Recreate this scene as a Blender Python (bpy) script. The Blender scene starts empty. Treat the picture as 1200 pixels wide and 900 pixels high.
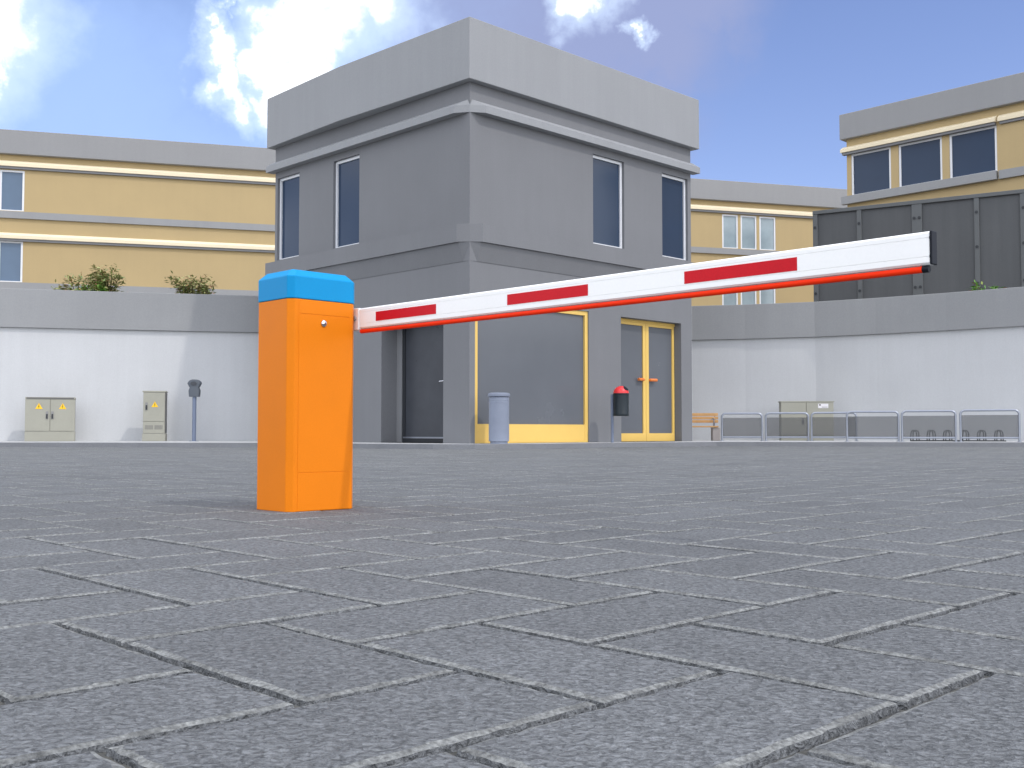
import bpy, bmesh, math, random
from mathutils import Vector, Matrix
random.seed(7)
S = bpy.context.scene
COL = S.collection
R = math.radians

# ------------------------------------------------------------------ camera
F = 1258.0                       # focal length in pixels of a 1200 px wide picture
PITCH = math.atan(55 / F)
CZ = 0.37
SW = 0.10                        # pavement level above the plaza
cP, sP = math.cos(PITCH), math.sin(PITCH)
cam_d = bpy.data.cameras.new('camera')
cam_d.sensor_width = 36.0
cam_d.lens = 36.0 * F / 1200.0
cam_d.clip_start = 0.05
cam_d.clip_end = 2000
cam = bpy.data.objects.new('camera', cam_d)
cam.location = (0, 0, CZ)
cam.rotation_euler = (math.pi / 2 + PITCH, 0, 0)
COL.objects.link(cam)
S.camera = cam

def zat(py, Y):                  # height of a photo row at ground distance Y
    k = (450 - py) / F
    return CZ + Y * (k * cP + sP) / (cP - k * sP)
def yat(py, z):                  # ground distance of a photo row on level z
    k = (450 - py) / F
    return (z - CZ) / ((k * cP + sP) / (cP - k * sP))
def xat(px, Y, z=0.5):
    return (px - 600) / F * (Y * cP + (z - CZ) * sP)
def direction(px, py):
    k = (450 - py) / F
    return Vector(((px - 600) / F, cP - k * sP, sP + k * cP)).normalized()

class Line:                      # a facade line in plan, start point and heading
    def __init__(s, x, y, ang):
        s.x, s.y, s.a = x, y, ang
        s.c, s.s = math.cos(ang), math.sin(ang)
    def t(s, px, z):
        q = (px - 600) / F
        return (q * (s.y * cP + (z - CZ) * sP) - s.x) / (s.c - q * s.s * cP)
    def Y(s, t): return s.y + s.s * t
    def z(s, py, t): return zat(py, s.Y(t))

# ------------------------------------------------------------------ mesh builder
class MB:
    def __init__(s): s.v, s.f = [], []
    def add(s, vs, fs):
        o = len(s.v); s.v += [tuple(v) for v in vs]; s.f += [tuple(i + o for i in f) for f in fs]
        return s
    def quad(s, a, b, c, d): return s.add([a, b, c, d], [(0, 1, 2, 3)])
    def box(s, x0, x1, y0, y1, z0, z1):
        return s.add([(x0,y0,z0),(x1,y0,z0),(x1,y1,z0),(x0,y1,z0),(x0,y0,z1),(x1,y0,z1),(x1,y1,z1),(x0,y1,z1)],
                     [(3,2,1,0),(4,5,6,7),(0,1,5,4),(1,2,6,5),(2,3,7,6),(3,0,4,7)])
    def loft(s, rings, caps=True):
        n = len(rings[0]); vs = [p for r in rings for p in r]; fs = []
        for i in range(len(rings) - 1):
            for j in range(n):
                a, b = i * n + j, i * n + (j + 1) % n
                fs.append((a, b, b + n, a + n))
        if caps:
            fs.append(tuple(range(n))[::-1]); fs.append(tuple(range((len(rings) - 1) * n, len(rings) * n)))
        return s.add(vs, fs)
    def prism(s, poly, z0, z1):
        return s.loft([[(x, y, z0) for x, y in poly], [(x, y, z1) for x, y in poly]])
    def lathe(s, prof, n=24, c=(0, 0, 0)):
        return s.loft([[(c[0] + r * math.cos(2*math.pi*j/n), c[1] + r * math.sin(2*math.pi*j/n), c[2] + z) for j in range(n)] for r, z in prof])
    def tube(s, pts, r, n=10):
        pts = [Vector(p) for p in pts]; rings = []
        up = None
        for i, p in enumerate(pts):
            d = (pts[min(i+1, len(pts)-1)] - pts[max(i-1, 0)]).normalized()
            if up is None or abs(up.dot(d)) > 0.95:
                up = Vector((0,0,1)) if abs(d.z) < 0.9 else Vector((1,0,0))
            a = d.cross(up).normalized(); b = a.cross(d).normalized(); up = b
            rr = r[i] if isinstance(r, (list, tuple)) else r
            rings.append([tuple(p + a*rr*math.cos(2*math.pi*j/n) + b*rr*math.sin(2*math.pi*j/n)) for j in range(n)])
        return s.loft(rings)
    def build(s, name, mat, parent=None, bevel=0, smooth=False, weld=False, loc=None, rotz=0):
        me = bpy.data.meshes.new(name)
        me.from_pydata(s.v, [], s.f); me.update()
        bm = bmesh.new(); bm.from_mesh(me)
        if weld: bmesh.ops.remove_doubles(bm, verts=bm.verts, dist=1e-4)
        bmesh.ops.recalc_face_normals(bm, faces=bm.faces)
        bm.to_mesh(me); bm.free()
        if smooth:
            me.shade_smooth()
            me.set_sharp_from_angle(angle=R(38))
        me.materials.append(mat)
        o = bpy.data.objects.new(name, me); COL.objects.link(o)
        if parent: o.parent = parent
        if loc: o.location = loc
        o.rotation_euler[2] = rotz
        if bevel:
            m = o.modifiers.new('bevel', 'BEVEL'); m.width = bevel; m.segments = 2; m.limit_method = 'ANGLE'; m.angle_limit = R(40)
        return o

def tag(o, label, cat, group=None, kind=None):
    if label: o['label'] = label
    if cat: o['category'] = cat
    if group: o['group'] = group
    if kind: o['kind'] = kind
    return o
def thing(name, label, cat, loc=(0,0,0), rotz=0, group=None):
    o = bpy.data.objects.new(name, None); COL.objects.link(o)
    o.empty_display_size = 0.3
    o.location = loc; o.rotation_euler = (0, 0, rotz)
    return tag(o, label, cat, group)
def struct(o): o['kind'] = 'structure'; return o
def copy_tree(o, parent=None):
    c = o.copy(); COL.objects.link(c)
    if parent: c.parent = parent
    for ch in [x for x in bpy.data.objects if x.parent == o]: copy_tree(ch, c)
    return c

# ------------------------------------------------------------------ materials
def nn(nt, t, **kw):
    n = nt.nodes.new(t)
    for k, v in kw.items():
        if k.startswith('i_'): n.inputs[k[2:].replace('_', ' ')].default_value = v
        else: setattr(n, k, v)
    return n
def mat(name, c, rough=0.6, var=0.06, vscale=1.3, grain=0.04, gscale=60, bump=0.0, bscale=80, bdist=0.002, metal=0.0, spec=0.5, streak=0.0, alpha=1.0, coat=0.0):
    m = bpy.data.materials.new(name); m.use_nodes = True
    nt = m.node_tree; L = nt.links; b = nt.nodes['Principled BSDF']
    b.inputs['Roughness'].default_value = rough; b.inputs['Metallic'].default_value = metal
    b.inputs['Specular IOR Level'].default_value = spec; b.inputs['Alpha'].default_value = alpha
    b.inputs['Coat Weight'].default_value = coat
    tc = nn(nt, 'ShaderNodeTexCoord')
    big = nn(nt, 'ShaderNodeTexNoise', i_Scale=vscale, i_Detail=5.0, i_Roughness=0.6)
    L.new(tc.outputs['Object'], big.inputs['Vector'])
    fine = nn(nt, 'ShaderNodeTexNoise', i_Scale=gscale, i_Detail=3.0)
    L.new(tc.outputs['Object'], fine.inputs['Vector'])
    def term(n, amt):
        mr = nn(nt, 'ShaderNodeMapRange'); mr.inputs['From Min'].default_value = 0.3; mr.inputs['From Max'].default_value = 0.7
        mr.inputs['To Min'].default_value = 1 - amt; mr.inputs['To Max'].default_value = 1 + amt
        L.new(n.outputs['Fac'], mr.inputs['Value']); return mr
    a = term(big, var); g = term(fine, grain)
    mu = nn(nt, 'ShaderNodeMath', operation='MULTIPLY'); L.new(a.outputs[0], mu.inputs[0]); L.new(g.outputs[0], mu.inputs[1])
    last = mu
    if streak:
        mp = nn(nt, 'ShaderNodeMapping'); mp.inputs['Scale'].default_value = (2.2, 2.2, 0.12)
        L.new(tc.outputs['Object'], mp.inputs['Vector'])
        st = nn(nt, 'ShaderNodeTexNoise', i_Scale=2.0, i_Detail=6.0, i_Roughness=0.65); L.new(mp.outputs[0], st.inputs['Vector'])
        q = term(st, streak); mu2 = nn(nt, 'ShaderNodeMath', operation='MULTIPLY')
        L.new(mu.outputs[0], mu2.inputs[0]); L.new(q.outputs[0], mu2.inputs[1]); last = mu2
    sc = nn(nt, 'ShaderNodeVectorMath', operation='SCALE'); sc.inputs[0].default_value = c[:3]
    L.new(last.outputs[0], sc.inputs['Scale']); L.new(sc.outputs[0], b.inputs['Base Color'])
    rr = nn(nt, 'ShaderNodeMapRange'); rr.inputs['To Min'].default_value = max(0.02, rough - 0.08); rr.inputs['To Max'].default_value = min(1, rough + 0.08)
    L.new(big.outputs['Fac'], rr.inputs['Value']); L.new(rr.outputs[0], b.inputs['Roughness'])
    if bump:
        bn = nn(nt, 'ShaderNodeTexNoise', i_Scale=bscale, i_Detail=5.0, i_Roughness=0.6); L.new(tc.outputs['Object'], bn.inputs['Vector'])
        bp = nn(nt, 'ShaderNodeBump'); bp.inputs['Strength'].default_value = bump; bp.inputs['Distance'].default_value = bdist
        L.new(bn.outputs['Fac'], bp.inputs['Height']); L.new(bp.outputs[0], b.inputs['Normal'])
    return m

M = {}
M['grey_render'] = mat('grey_render', (.182,.187,.198), .85, .05, .5, .04, 40, .35, 60, .003, streak=.02)
M['grey_parapet'] = mat('grey_parapet', (.284,.293,.305), .8, .04, .4, .03, 30, .25, 50, .003, streak=.03)
M['grey_trim'] = mat('grey_trim', (.215,.22,.23), .8, .05, .6, .03, 40, .25, 60, .003)
M['white_wall'] = mat('white_wall', (.545,.555,.565), .85, .045, .35, .03, 30, .3, 45, .004, streak=.022)
M['band'] = mat('concrete_band', (.292,.298,.304), .85, .05, .4, .04, 30, .3, 45, .004, streak=.022)
M['ochre'] = mat('ochre_render', (.455,.345,.178), .85, .04, .4, .03, 30, .25, 40, .004, streak=.012)
M['cream'] = mat('cream_moulding', (.80,.70,.50), .8, .04, .5, .03, 30)
M['fascia'] = mat('grey_fascia', (.275,.278,.283), .8, .04, .35, .03, 30, streak=.02)
M['white_frame'] = mat('white_window_frame', (.74,.76,.79), .45, .03)
M['navy_glass'] = mat('navy_window_glass', (.030,.050,.090), .12, .06, .5, .0, 10, spec=.22)
M['reflection_glass'] = mat('reflection_window_glass', (.28,.35,.385), .1, .14, .9, .0, 10, spec=.5)  # pale tone puts the reflection in these panes into the colour
M['blue_glass'] = mat('blue_window_glass', (.10,.155,.235), .1, .08, .6, .0, 10, spec=.35)
M['shop_glass'] = mat('grey_shop_glass', (.125,.135,.152), .25, .05, .7, .02, 80, spec=.35)
M['dark_glass'] = mat('dark_door_glass', (.05,.055,.066), .3, .12, 2.2, .03, 60, spec=.4)
M['dark_metal'] = mat('dark_metal', (.028,.031,.036), .45, .05, spec=.4)
M['yellow'] = mat('yellow_lacquer', (.78,.52,.135), .5, .03, 1.5, .02)
M['orange_handle'] = mat('orange_handle', (.75,.20,.04), .4, .03)
M['orange'] = mat('orange_paint', (.76,.205,.006), .42, .035, 3.0, .02, 140, .08, 260, .0006, spec=.12)
M['blue'] = mat('blue_paint', (.006,.265,.56), .42, .035, 3.0, .02, 140, .08, 260, .0006, spec=.12)
M['white_paint'] = mat('white_boom_paint', (.93,.93,.91), .38, .025, 2.5, .012, 90)
M['red_reflect'] = mat('red_reflective_strip', (.60,.008,.018), .42, .05, 6, .05, 220, spec=.15)
M['red_tube'] = mat('red_rubber_tube', (.95,.036,.004), .5, .03, 3, .02, spec=.12)
M['black_plastic'] = mat('black_plastic', (.010,.012,.018), .5, .05, 6, .05, 150, spec=.15)
M['chrome'] = mat('chrome', (.72,.72,.74), .12, .02, metal=1.0)
M['galv'] = mat('galvanised_steel', (.33,.355,.41), .32, .06, 3, .05, 60, metal=.75)
M['cab_beige'] = mat('cabinet_beige', (.335,.33,.275), .6, .05, 1.5, .03)
M['hoard_grey'] = mat('handle_grey', (.25,.25,.245), .5, .05)
M['vent_grey'] = mat('vent_shadow_grey', (.24,.235,.205), .6, .05)
M['cab_dark'] = mat('cabinet_shade_and_vent_grey', (.13,.13,.125), .6, .05)  # shade of the tall cabinet's side as colour, also used for a vent
M['meter_head'] = mat('meter_head_grey', (.085,.10,.12), .4, .06, 4)
M['meter_post'] = mat('blue_grey_post', (.15,.185,.265), .45, .06, 3)
M['bin_grey'] = mat('blue_grey_bin', (.215,.245,.315), .5, .05, 3)
M['bin_dark'] = mat('dark_slate_bin', (.018,.026,.032), .4, .08, 3, spec=.25)
M['bin_red'] = mat('red_bin_lid', (.74,.035,.04), .35, .04, 4)
M['wood'] = mat('varnished_wood', (.56,.32,.12), .5, .12, 4, .08, 50)
M['bench_conc'] = mat('pinkish_concrete', (.42,.38,.36), .85, .06)
M['tint'] = mat('grey_tinted_panel', (.085,.088,.092), .35, .03, 1, alpha=.44)
M['warn'] = mat('warning_yellow', (.95,.56,.01), .5, .02)
M['ink'] = mat('black_print', (.03,.02,.015), .6, .02)
M['label_white'] = mat('white_plate', (.72,.70,.72), .5, .03)
M['hoard'] = mat('dark_hoarding_panel', (.075,.079,.083), .55, .07, .6, .05, 50, streak=.08)
M['hoard_post'] = mat('hoarding_steel', (.098,.105,.108), .5, .06, 1.5, .04)
M['rack'] = mat('rack_steel', (.03,.032,.035), .5, .05)
M['pave'] = mat('pale_pavement', (.45,.46,.465), .9, .08, .6, .06, 30, .3, 60, .003)
M['kerb'] = mat('kerb_stone', (.20,.208,.222), .9, .08, 1.5, .08, 40, .4, 60, .003)
M['terrace'] = mat('terrace_gravel', (.22,.21,.19), .95, .12, .6, .15, 25, .4, 40, .005)
M['bark'] = mat('brown_stem', (.10,.06,.035), .9, .15, 8)

def leaf_mat(name, c1, c2):
    m = bpy.data.materials.new(name); m.use_nodes = True; nt = m.node_tree; L = nt.links; b = nt.nodes['Principled BSDF']
    g = nn(nt, 'ShaderNodeNewGeometry')
    rp = nn(nt, 'ShaderNodeValToRGB')
    rp.color_ramp.elements[0].color = (*c1, 1); rp.color_ramp.elements[1].color = (*c2, 1)
    e = rp.color_ramp.elements.new(.78); e.color = (*c2, 1)
    rp.color_ramp.elements[2].color = (.32, .11, .06, 1)
    L.new(g.outputs['Random Per Island'], rp.inputs[0]); L.new(rp.outputs[0], b.inputs['Base Color'])
    b.inputs['Roughness'].default_value = .55
    return m
M['leaf'] = leaf_mat('shrub_leaf', (.13, .20, .05), (.36, .37, .14))
M['leaf_green'] = leaf_mat('low_plant_leaf', (.06, .22, .015), (.17, .36, .04))

def slab_mat():
    m = bpy.data.materials.new('grey_granite_slab'); m.use_nodes = True; nt = m.node_tree; L = nt.links; b = nt.nodes['Principled BSDF']
    tc = nn(nt, 'ShaderNodeTexCoord'); g = nn(nt, 'ShaderNodeNewGeometry')
    # bent, short-grained tooling: noise pulled a little along one slab direction
    mp = nn(nt, 'ShaderNodeMapping'); mp.inputs['Rotation'].default_value = (0, 0, R(25)); mp.inputs['Scale'].default_value = (1.0, 1.15, 1.0)
    L.new(tc.outputs['Object'], mp.inputs['Vector'])
    n1 = nn(nt, 'ShaderNodeTexNoise', i_Scale=82.0, i_Detail=3.0, i_Roughness=.62, i_Distortion=.9); L.new(mp.outputs[0], n1.inputs['Vector'])
    n2 = nn(nt, 'ShaderNodeTexNoise', i_Scale=300.0, i_Detail=2.0); L.new(tc.outputs['Object'], n2.inputs['Vector'])
    n3 = nn(nt, 'ShaderNodeTexNoise', i_Scale=1.1, i_Detail=6.0, i_Roughness=.65); L.new(tc.outputs['Object'], n3.inputs['Vector'])
    n4 = nn(nt, 'ShaderNodeTexNoise', i_Scale=9.0, i_Detail=5.0, i_Roughness=.7); L.new(tc.outputs['Object'], n4.inputs['Vector'])
    def mr(src, lo, hi, a=.3, c=.7):
        n = nn(nt, 'ShaderNodeMapRange'); n.inputs['From Min'].default_value = a; n.inputs['From Max'].default_value = c
        n.inputs['To Min'].default_value = lo; n.inputs['To Max'].default_value = hi; L.new(src, n.inputs['Value']); return n.outputs[0]
    def mul(a, c):
        n = nn(nt, 'ShaderNodeMath', operation='MULTIPLY'); L.new(a, n.inputs[0]); L.new(c, n.inputs[1]); return n.outputs[0]
    f = mul(mr(n1.outputs['Fac'], .55, 1.48, .36, .66), mr(n3.outputs['Fac'], .89, 1.11))
    f = mul(f, mr(n4.outputs['Fac'], .93, 1.07)); f = mul(f, mr(n2.outputs['Fac'], .9, 1.1))
    f = mul(f, mr(g.outputs['Random Per Island'], .94, 1.06, 0, 1))
    sc = nn(nt, 'ShaderNodeVectorMath', operation='SCALE'); sc.inputs[0].default_value = (.152, .160, .1665)
    L.new(f, sc.inputs['Scale']); L.new(sc.outputs[0], b.inputs['Base Color'])
    b.inputs['Roughness'].default_value = .8; b.inputs['Specular IOR Level'].default_value = .35
    ad = nn(nt, 'ShaderNodeMath', operation='MULTIPLY_ADD'); ad.inputs[1].default_value = .25
    L.new(n2.outputs['Fac'], ad.inputs[0]); L.new(n1.outputs['Fac'], ad.inputs[2])
    bp = nn(nt, 'ShaderNodeBump'); bp.inputs['Strength'].default_value = 1.0; bp.inputs['Distance'].default_value = .012
    L.new(ad.outputs[0], bp.inputs['Height']); L.new(bp.outputs[0], b.inputs['Normal'])
    return m
M['slab'] = slab_mat()
M['mortar'] = mat('joint_dirt', (.088,.088,.082), .95, .25, 9, .30, 110, .8, 110, .006)
M['worn'] = mat('worn_slab_edge', (.222,.229,.224), .95, .36, 14, .45, 120, 1.0, 150, .010)

# ------------------------------------------------------------------ ground, plaza, pavement
U = Vector((.700, -.714)); V = Vector((.714, .700))
U.normalize(); V = Vector((-U.y, U.x))
g = MB(); g.quad((-400,-400,-.03), (400,-400,-.03), (400,400,-.03), (-400,400,-.03))
struct(g.build('ground', M['mortar']))
kerb_line = [(-30,6), (-24,14.5), (-18.5,20.5), (-12,24.9), (-5.6,24.2), (-1.6,21.75), (-.75,21.6), (.7,22.3), (2.2,24.1), (5,26.3), (12.3,24.9), (18.5,20), (24,14), (30,6)]
m_ = MB(); m_.add([(-34,-6,-.0125), (34,-6,-.0125), (34,12,-.0125), (24,28,-.0125), (-24,28,-.0125), (-34,12,-.0125)], [(0,1,2,3,4,5)])
struct(m_.build('plaza_bedding', M['mortar']))

W = .29
Y0 = yat(728, 0); A0 = Vector((xat(63, Y0, 0), Y0)) - U * (3 * W)
GAP = .0078
def slab_ring(x0, x1, y0, y1, inset, z, seg, jit, rnd):
    pts = []
    cs = [(x0+inset, y0+inset), (x1-inset, y0+inset), (x1-inset, y1-inset), (x0+inset, y1-inset)]
    for k in range(4):
        a, b = cs[k], cs[(k+1) % 4]
        for q in range(seg):
            f = q / seg
            jx = rnd[k*seg+q][0] * jit; jy = rnd[k*seg+q][1] * jit
            pts.append((a[0]+(b[0]-a[0])*f + jx, a[1]+(b[1]-a[1])*f + jy, z))
    return pts
pl = MB(); worn = []
N = 120
for i in range(-N, N):
    for j in range(-N, N):
        k = (i - j) % 4
        if k == 0: x0, x1, y0, y1 = i, i+2, j, j+1
        elif k == 3: x0, x1, y0, y1 = i, i+1, j, j+2
        else: continue
        c = A0 + U * ((x0+x1)/2*W) + V * ((y0+y1)/2*W)
        if not (-1.2 < c.y < 27.2 and abs(c.x) < .60*max(c.y,0) + 3.2): continue
        near = c.y < 4.2
        seg = 22 if c.y < 2.6 else (9 if near else 1)
        rnd = [(random.uniform(-1,1), random.uniform(-1,1)) for _ in range(4*seg)]
        rnd2 = [(random.uniform(-1,1), random.uniform(-1,1)) for _ in range(4*seg)]
        dz = random.uniform(-.0012, .0012); tx, ty = random.uniform(-.004,.004), random.uniform(-.004,.004)
        jit = .0030 if near else 0
        bx0, bx1, by0, by1 = x0*W, x1*W, y0*W, y1*W
        rings = [slab_ring(bx0,bx1,by0,by1, GAP, -.03, seg, jit, rnd),
                 slab_ring(bx0,bx1,by0,by1, GAP, -.014, seg, jit, rnd),
                 slab_ring(bx0,bx1,by0,by1, GAP+.002, -.0035, seg, jit, rnd),
                 slab_ring(bx0,bx1,by0,by1, GAP+(.012 if near else .0058), 0, seg, jit*1.25, rnd2)]
        o = len(pl.v); n = 4*seg
        mx, my = (bx0+bx1)/2, (by0+by1)/2
        for r in rings:
            for (x, y, z) in r:
                w = A0 + U*x + V*y
                pl.v.append((w.x, w.y, z + dz + tx*(x-mx) + ty*(y-my)))
        for r in range(3):
            for q in range(n):
                a, b = o+r*n+q, o+r*n+(q+1) % n
                if r == 2: worn.append(len(pl.f))
                pl.f.append((a, b, b+n, a+n))
        pl.f.append(tuple(range(o+3*n, o+4*n)))
plaza = struct(pl.build('plaza', M['slab']))
plaza.data.materials.append(M['worn'])                  # rubbed, dusty arrises of the slabs
for i in worn: plaza.data.polygons[i].material_index = 1

# retaining walls in plan (front faces)
def wp(px, py):                                   # coping top is at WT everywhere
    Yv = (WT - CZ) / ((lambda k: (k*cP+sP)/(cP-k*sP))((450-py)/F)); return (xat(px, Yv, WT), Yv)
WT = 4.16
left_wall = [(-31,15), (-24.5,20.8), (-18.5,25.0), wp(0,338), wp(132,342.2), wp(303,347), (-4.6,30.2), (-3.6,30.2)]
right_wall = [(2.2,32.6), wp(811,359), wp(873,357.2), wp(955,354), wp(1027,349.5), wp(1110,343.5), wp(1200,336.3), (18.6,23.6), (24,18), (30,11)]
# pavement sheet and kerb
pv = MB()
back = left_wall + right_wall
pts = kerb_line + [(x*1.02, y + .5) for x, y in reversed(back)]
pv.add([(x, y, SW) for x, y in pts], [tuple(range(len(pts)))])
struct(pv.build('pavement', M['pave']))
kb = MB()
def offset(pts, d):
    out = []
    for i, p in enumerate(pts):
        a = Vector(pts[max(i-1,0)]); b = Vector(pts[min(i+1,len(pts)-1)]); t = (b-a).normalized()
        out.append((p[0] - t.y*d, p[1] + t.x*d))
    return out
def wall_strip(mb, pts, d0, d1, z0, z1):          # d grows to the rear of the line
    a = offset(pts, d0); b = offset(pts, d1); rings = [[(p[0],p[1],z0), (q[0],q[1],z0), (q[0],q[1],z1), (p[0],p[1],z1)] for p, q in zip(a, b)]
    mb.loft(rings)
wall_strip(kb, kerb_line, -.0, .14, -.03, SW + .004)
struct(kb.build('kerb', M['kerb'], bevel=.012))
tr = MB(); tp = [(x, y + .25) for x, y in back] + [(70,30), (70,95), (-70,95), (-70,30)]
tr.add([(x, y, 3.55) for x, y in tp], [tuple(range(len(tp)))])
struct(tr.build('terrace', M['terrace']))

def ret_wall(pts, label, BB=3.12):
    t = thing('retaining_wall', label, 'wall', (pts[len(pts)//2][0], pts[len(pts)//2][1], SW))
    ox, oy = t.location.x, t.location.y
    p = [(x-ox, y-oy) for x, y in pts]
    w = MB(); wall_strip(w, p, .0, .45, -.1, BB-SW); w.build('wall', M['white_wall'], t)
    b = MB(); wall_strip(b, p, -.09, .45, BB-SW+.003, WT-SW); b.build('coping_band', M['band'], t, bevel=.012)
ret_wall(left_wall, 'white retaining wall with grey coping band behind the two electrical cabinets with warning triangles')
ret_wall(right_wall, 'pale faceted retaining wall with grey coping band behind the railing frames and the bench')

# ------------------------------------------------------------------ facades
def facade(mb, w, z0, z1, ops, T):
    xs = sorted({0, w, *[o[0] for o in ops], *[o[1] for o in ops]})
    zs = sorted({z0, z1, *[o[2] for o in ops], *[o[3] for o in ops]})
    for a, b in zip(xs, xs[1:]):
        for c, d in zip(zs, zs[1:]):
            mx, mz = (a+b)/2, (c+d)/2
            if any(o[0] < mx < o[1] and o[2] < mz < o[3] for o in ops): continue
            mb.quad(T(a,0,c), T(b,0,c), T(b,0,d), T(a,0,d))
    for x0, x1, a, b, dp in ops:
        mb.quad(T(x0,0,a), T(x0,dp,a), T(x0,dp,b), T(x0,0,b)); mb.quad(T(x1,0,a), T(x1,dp,a), T(x1,dp,b), T(x1,0,b))
        mb.quad(T(x0,0,b), T(x1,0,b), T(x1,dp,b), T(x0,dp,b)); mb.quad(T(x0,0,a), T(x1,0,a), T(x1,dp,a), T(x0,dp,a))
def tbox(mb, T, x0, x1, d0, d1, z0, z1):
    ps = [T(x,d,z) for z in (z0,z1) for x,d in ((x0,d0),(x1,d0),(x1,d1),(x0,d1))]
    mb.add(ps, [(3,2,1,0),(4,5,6,7),(0,1,5,4),(1,2,6,5),(2,3,7,6),(3,0,4,7)])
def ring(mb, T, x0, x1, d0, d1, z0, z1, s, top=None, bot=None, sr=None):
    top = top or s; bot = bot or s; sr = sr or s
    tbox(mb, T, x0, x0+s, d0, d1, z0, z1); tbox(mb, T, x1-sr, x1, d0, d1, z0, z1)
    tbox(mb, T, x0+s, x1-sr, d0, d1, z1-top, z1); tbox(mb, T, x0+s, x1-sr, d0, d1, z0, z0+bot)
def window(parent, T, op, fw, glass, fm='white_frame'):
    x0, x1, z0, z1, dp = op
    f = MB(); ring(f, T, x0+.002, x1-.002, dp-.06, dp+.03, z0+.002, z1-.002, fw, fw, .035); fo = f.build('window', M[fm], parent)
    p = MB(); tbox(p, T, x0+fw-.004, x1-fw+.004, dp-.02, dp-.005, z0+.031, z1-fw+.004); p.build('pane', M[glass], fo)
    return fo
def course(mb, T, w, prof, taper=None, ext=0.0):    # moulding: prof = (out, z) pairs; taper: pinched back to the wall at its near end
    st = [( -0.0 if taper else -ext, 0.0 if taper else 1.0)]
    if taper: st.append((taper, 1.0))
    st.append((w + ext, 1.0))
    mb.loft([[T(x, -max(o*k, -.05) if o > 0 else .05, z) for o, z in prof] for x, k in st])

# ---------------- the grey two-storey corner building
CY = yat(520, SW); CX = xat(550, CY, SW)
AR = R(44.5)
LR = Line(CX, CY, AR); LL = Line(CX, CY, AR + math.pi/2)
b = thing('corner_building', 'grey two-storey corner building with flat parapet, navy upper windows and yellow framed shop front', 'building', (CX, CY, SW), AR)
TR = lambda x, d, z: (x, d, z - SW)
TL = lambda x, d, z: (d, x, z - SW)
WR = LR.t(810.5, 3); WL = LL.t(322, 5)
def zr(py, px, z=5): return LR.z(py, LR.t(px, z))
wz0, wz1 = zr(285, 695), zr(180, 695, 7)
upR = [(LR.t(695,5.8), LR.t(731.5,5.8), wz0, wz1, .13), (LR.t(776,5.8), LR.t(806,5.8), wz0, wz1, .13)]
upL = [(LL.t(421,5.8), LL.t(390.5,5.8), wz0, wz1, .13), (LL.t(350.5,5.8), LL.t(325,5.8), wz0, wz1, .13)]
shop = (LR.t(556.5,.5), LR.t(690,2), SW, zr(365, 690, 3), .10)
dbl = (LR.t(727.8,2), LR.t(798.5,2), SW, zr(371, 728, 3), .26)
ent = (LL.t(519.5,2), LL.t(447,2), SW, 2.86, .50)
ZP0 = zat(92, CY-.2); ZP1 = zat(19, CY-.24)
wl = MB(); facade(wl, WR, SW-.1, ZP1-.4, upR+[shop, dbl], TR); facade(wl, WL, SW-.1, ZP1-.4, upL+[ent], TL)
H_ = ZP1-.4
wl.quad(TR(WR,0,SW-.1), TR(WR,WL,SW-.1), TR(WR,WL,H_), TR(WR,0,H_)); wl.quad(TR(0,WL,SW-.1), TR(WR,WL,SW-.1), TR(WR,WL,H_), TR(0,WL,H_))
wl.build('wall', M['grey_render'], b, weld=True)
rf = MB(); rf.box(.02, WR-.02, .02, WL-.02, ZP1-SW-.42, ZP1-SW-.30); rf.build('roof', M['fascia'], b)
# parapet: an outward kink half way along the left side
po = .17; km = LL.t(409, 8)
outer = [(-po,-po), (WR+po,-po), (WR+po,WL+po), (-po,WL+po), (-po-.13, km)]
inner = [(.12,.12), (WR-.12,.12), (WR-.12,WL-.12), (.12,WL-.12), (.12, km)]
pp = MB(); a, c = ZP0-SW, ZP1-SW; n = 5
pp.add([(x,y,a) for x,y in outer]+[(x,y,c) for x,y in outer]+[(x,y,c) for x,y in inner]+[(x,y,a) for x,y in inner],
       [f for j in range(n) for f in ((j,(j+1)%n,n+(j+1)%n,n+j), (n+j,n+(j+1)%n,2*n+(j+1)%n,2*n+j), (2*n+j,2*n+(j+1)%n,3*n+(j+1)%n,3*n+j), (3*n+j,3*n+(j+1)%n,(j+1)%n,j))])
pp.build('parapet', M['grey_parapet'], b, bevel=.012)
zc = lambda py: zat(py, CY)
co = MB()
prof = [(0, zc(114)), (.19, zc(122.5)), (.19, zc(131)), (0, zc(131))]
course(co, TR, WR, prof, .30, .17); course(co, TL, WL, prof, .30, .17)
co.build('cornice', M['grey_parapet'], b)
sc = MB()
prof = [(0, zc(262)), (.18, zc(262)), (.18, zc(283)), (0, zc(283))]
course(sc, TR, WR, prof, .22, .17); course(sc, TL, WL, prof, .22, .17)
sc.build('string_course', M['grey_render'], b)
fr = MB()  # sloped course added to shade the strip under the string course
prof = [(0, zc(283)-.004), (.13, zc(283)-.004), (.012, zc(305)), (0, zc(305))]
course(fr, TR, WR, prof, .20, .0); course(fr, TL, WL, prof, .20, .0)
fr.build('shade_course', M['grey_render'], b)
for op in upR: window(b, TR, op, .065, 'navy_glass')
for op in upL: window(b, TL, op, .065, 'navy_glass')
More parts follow.
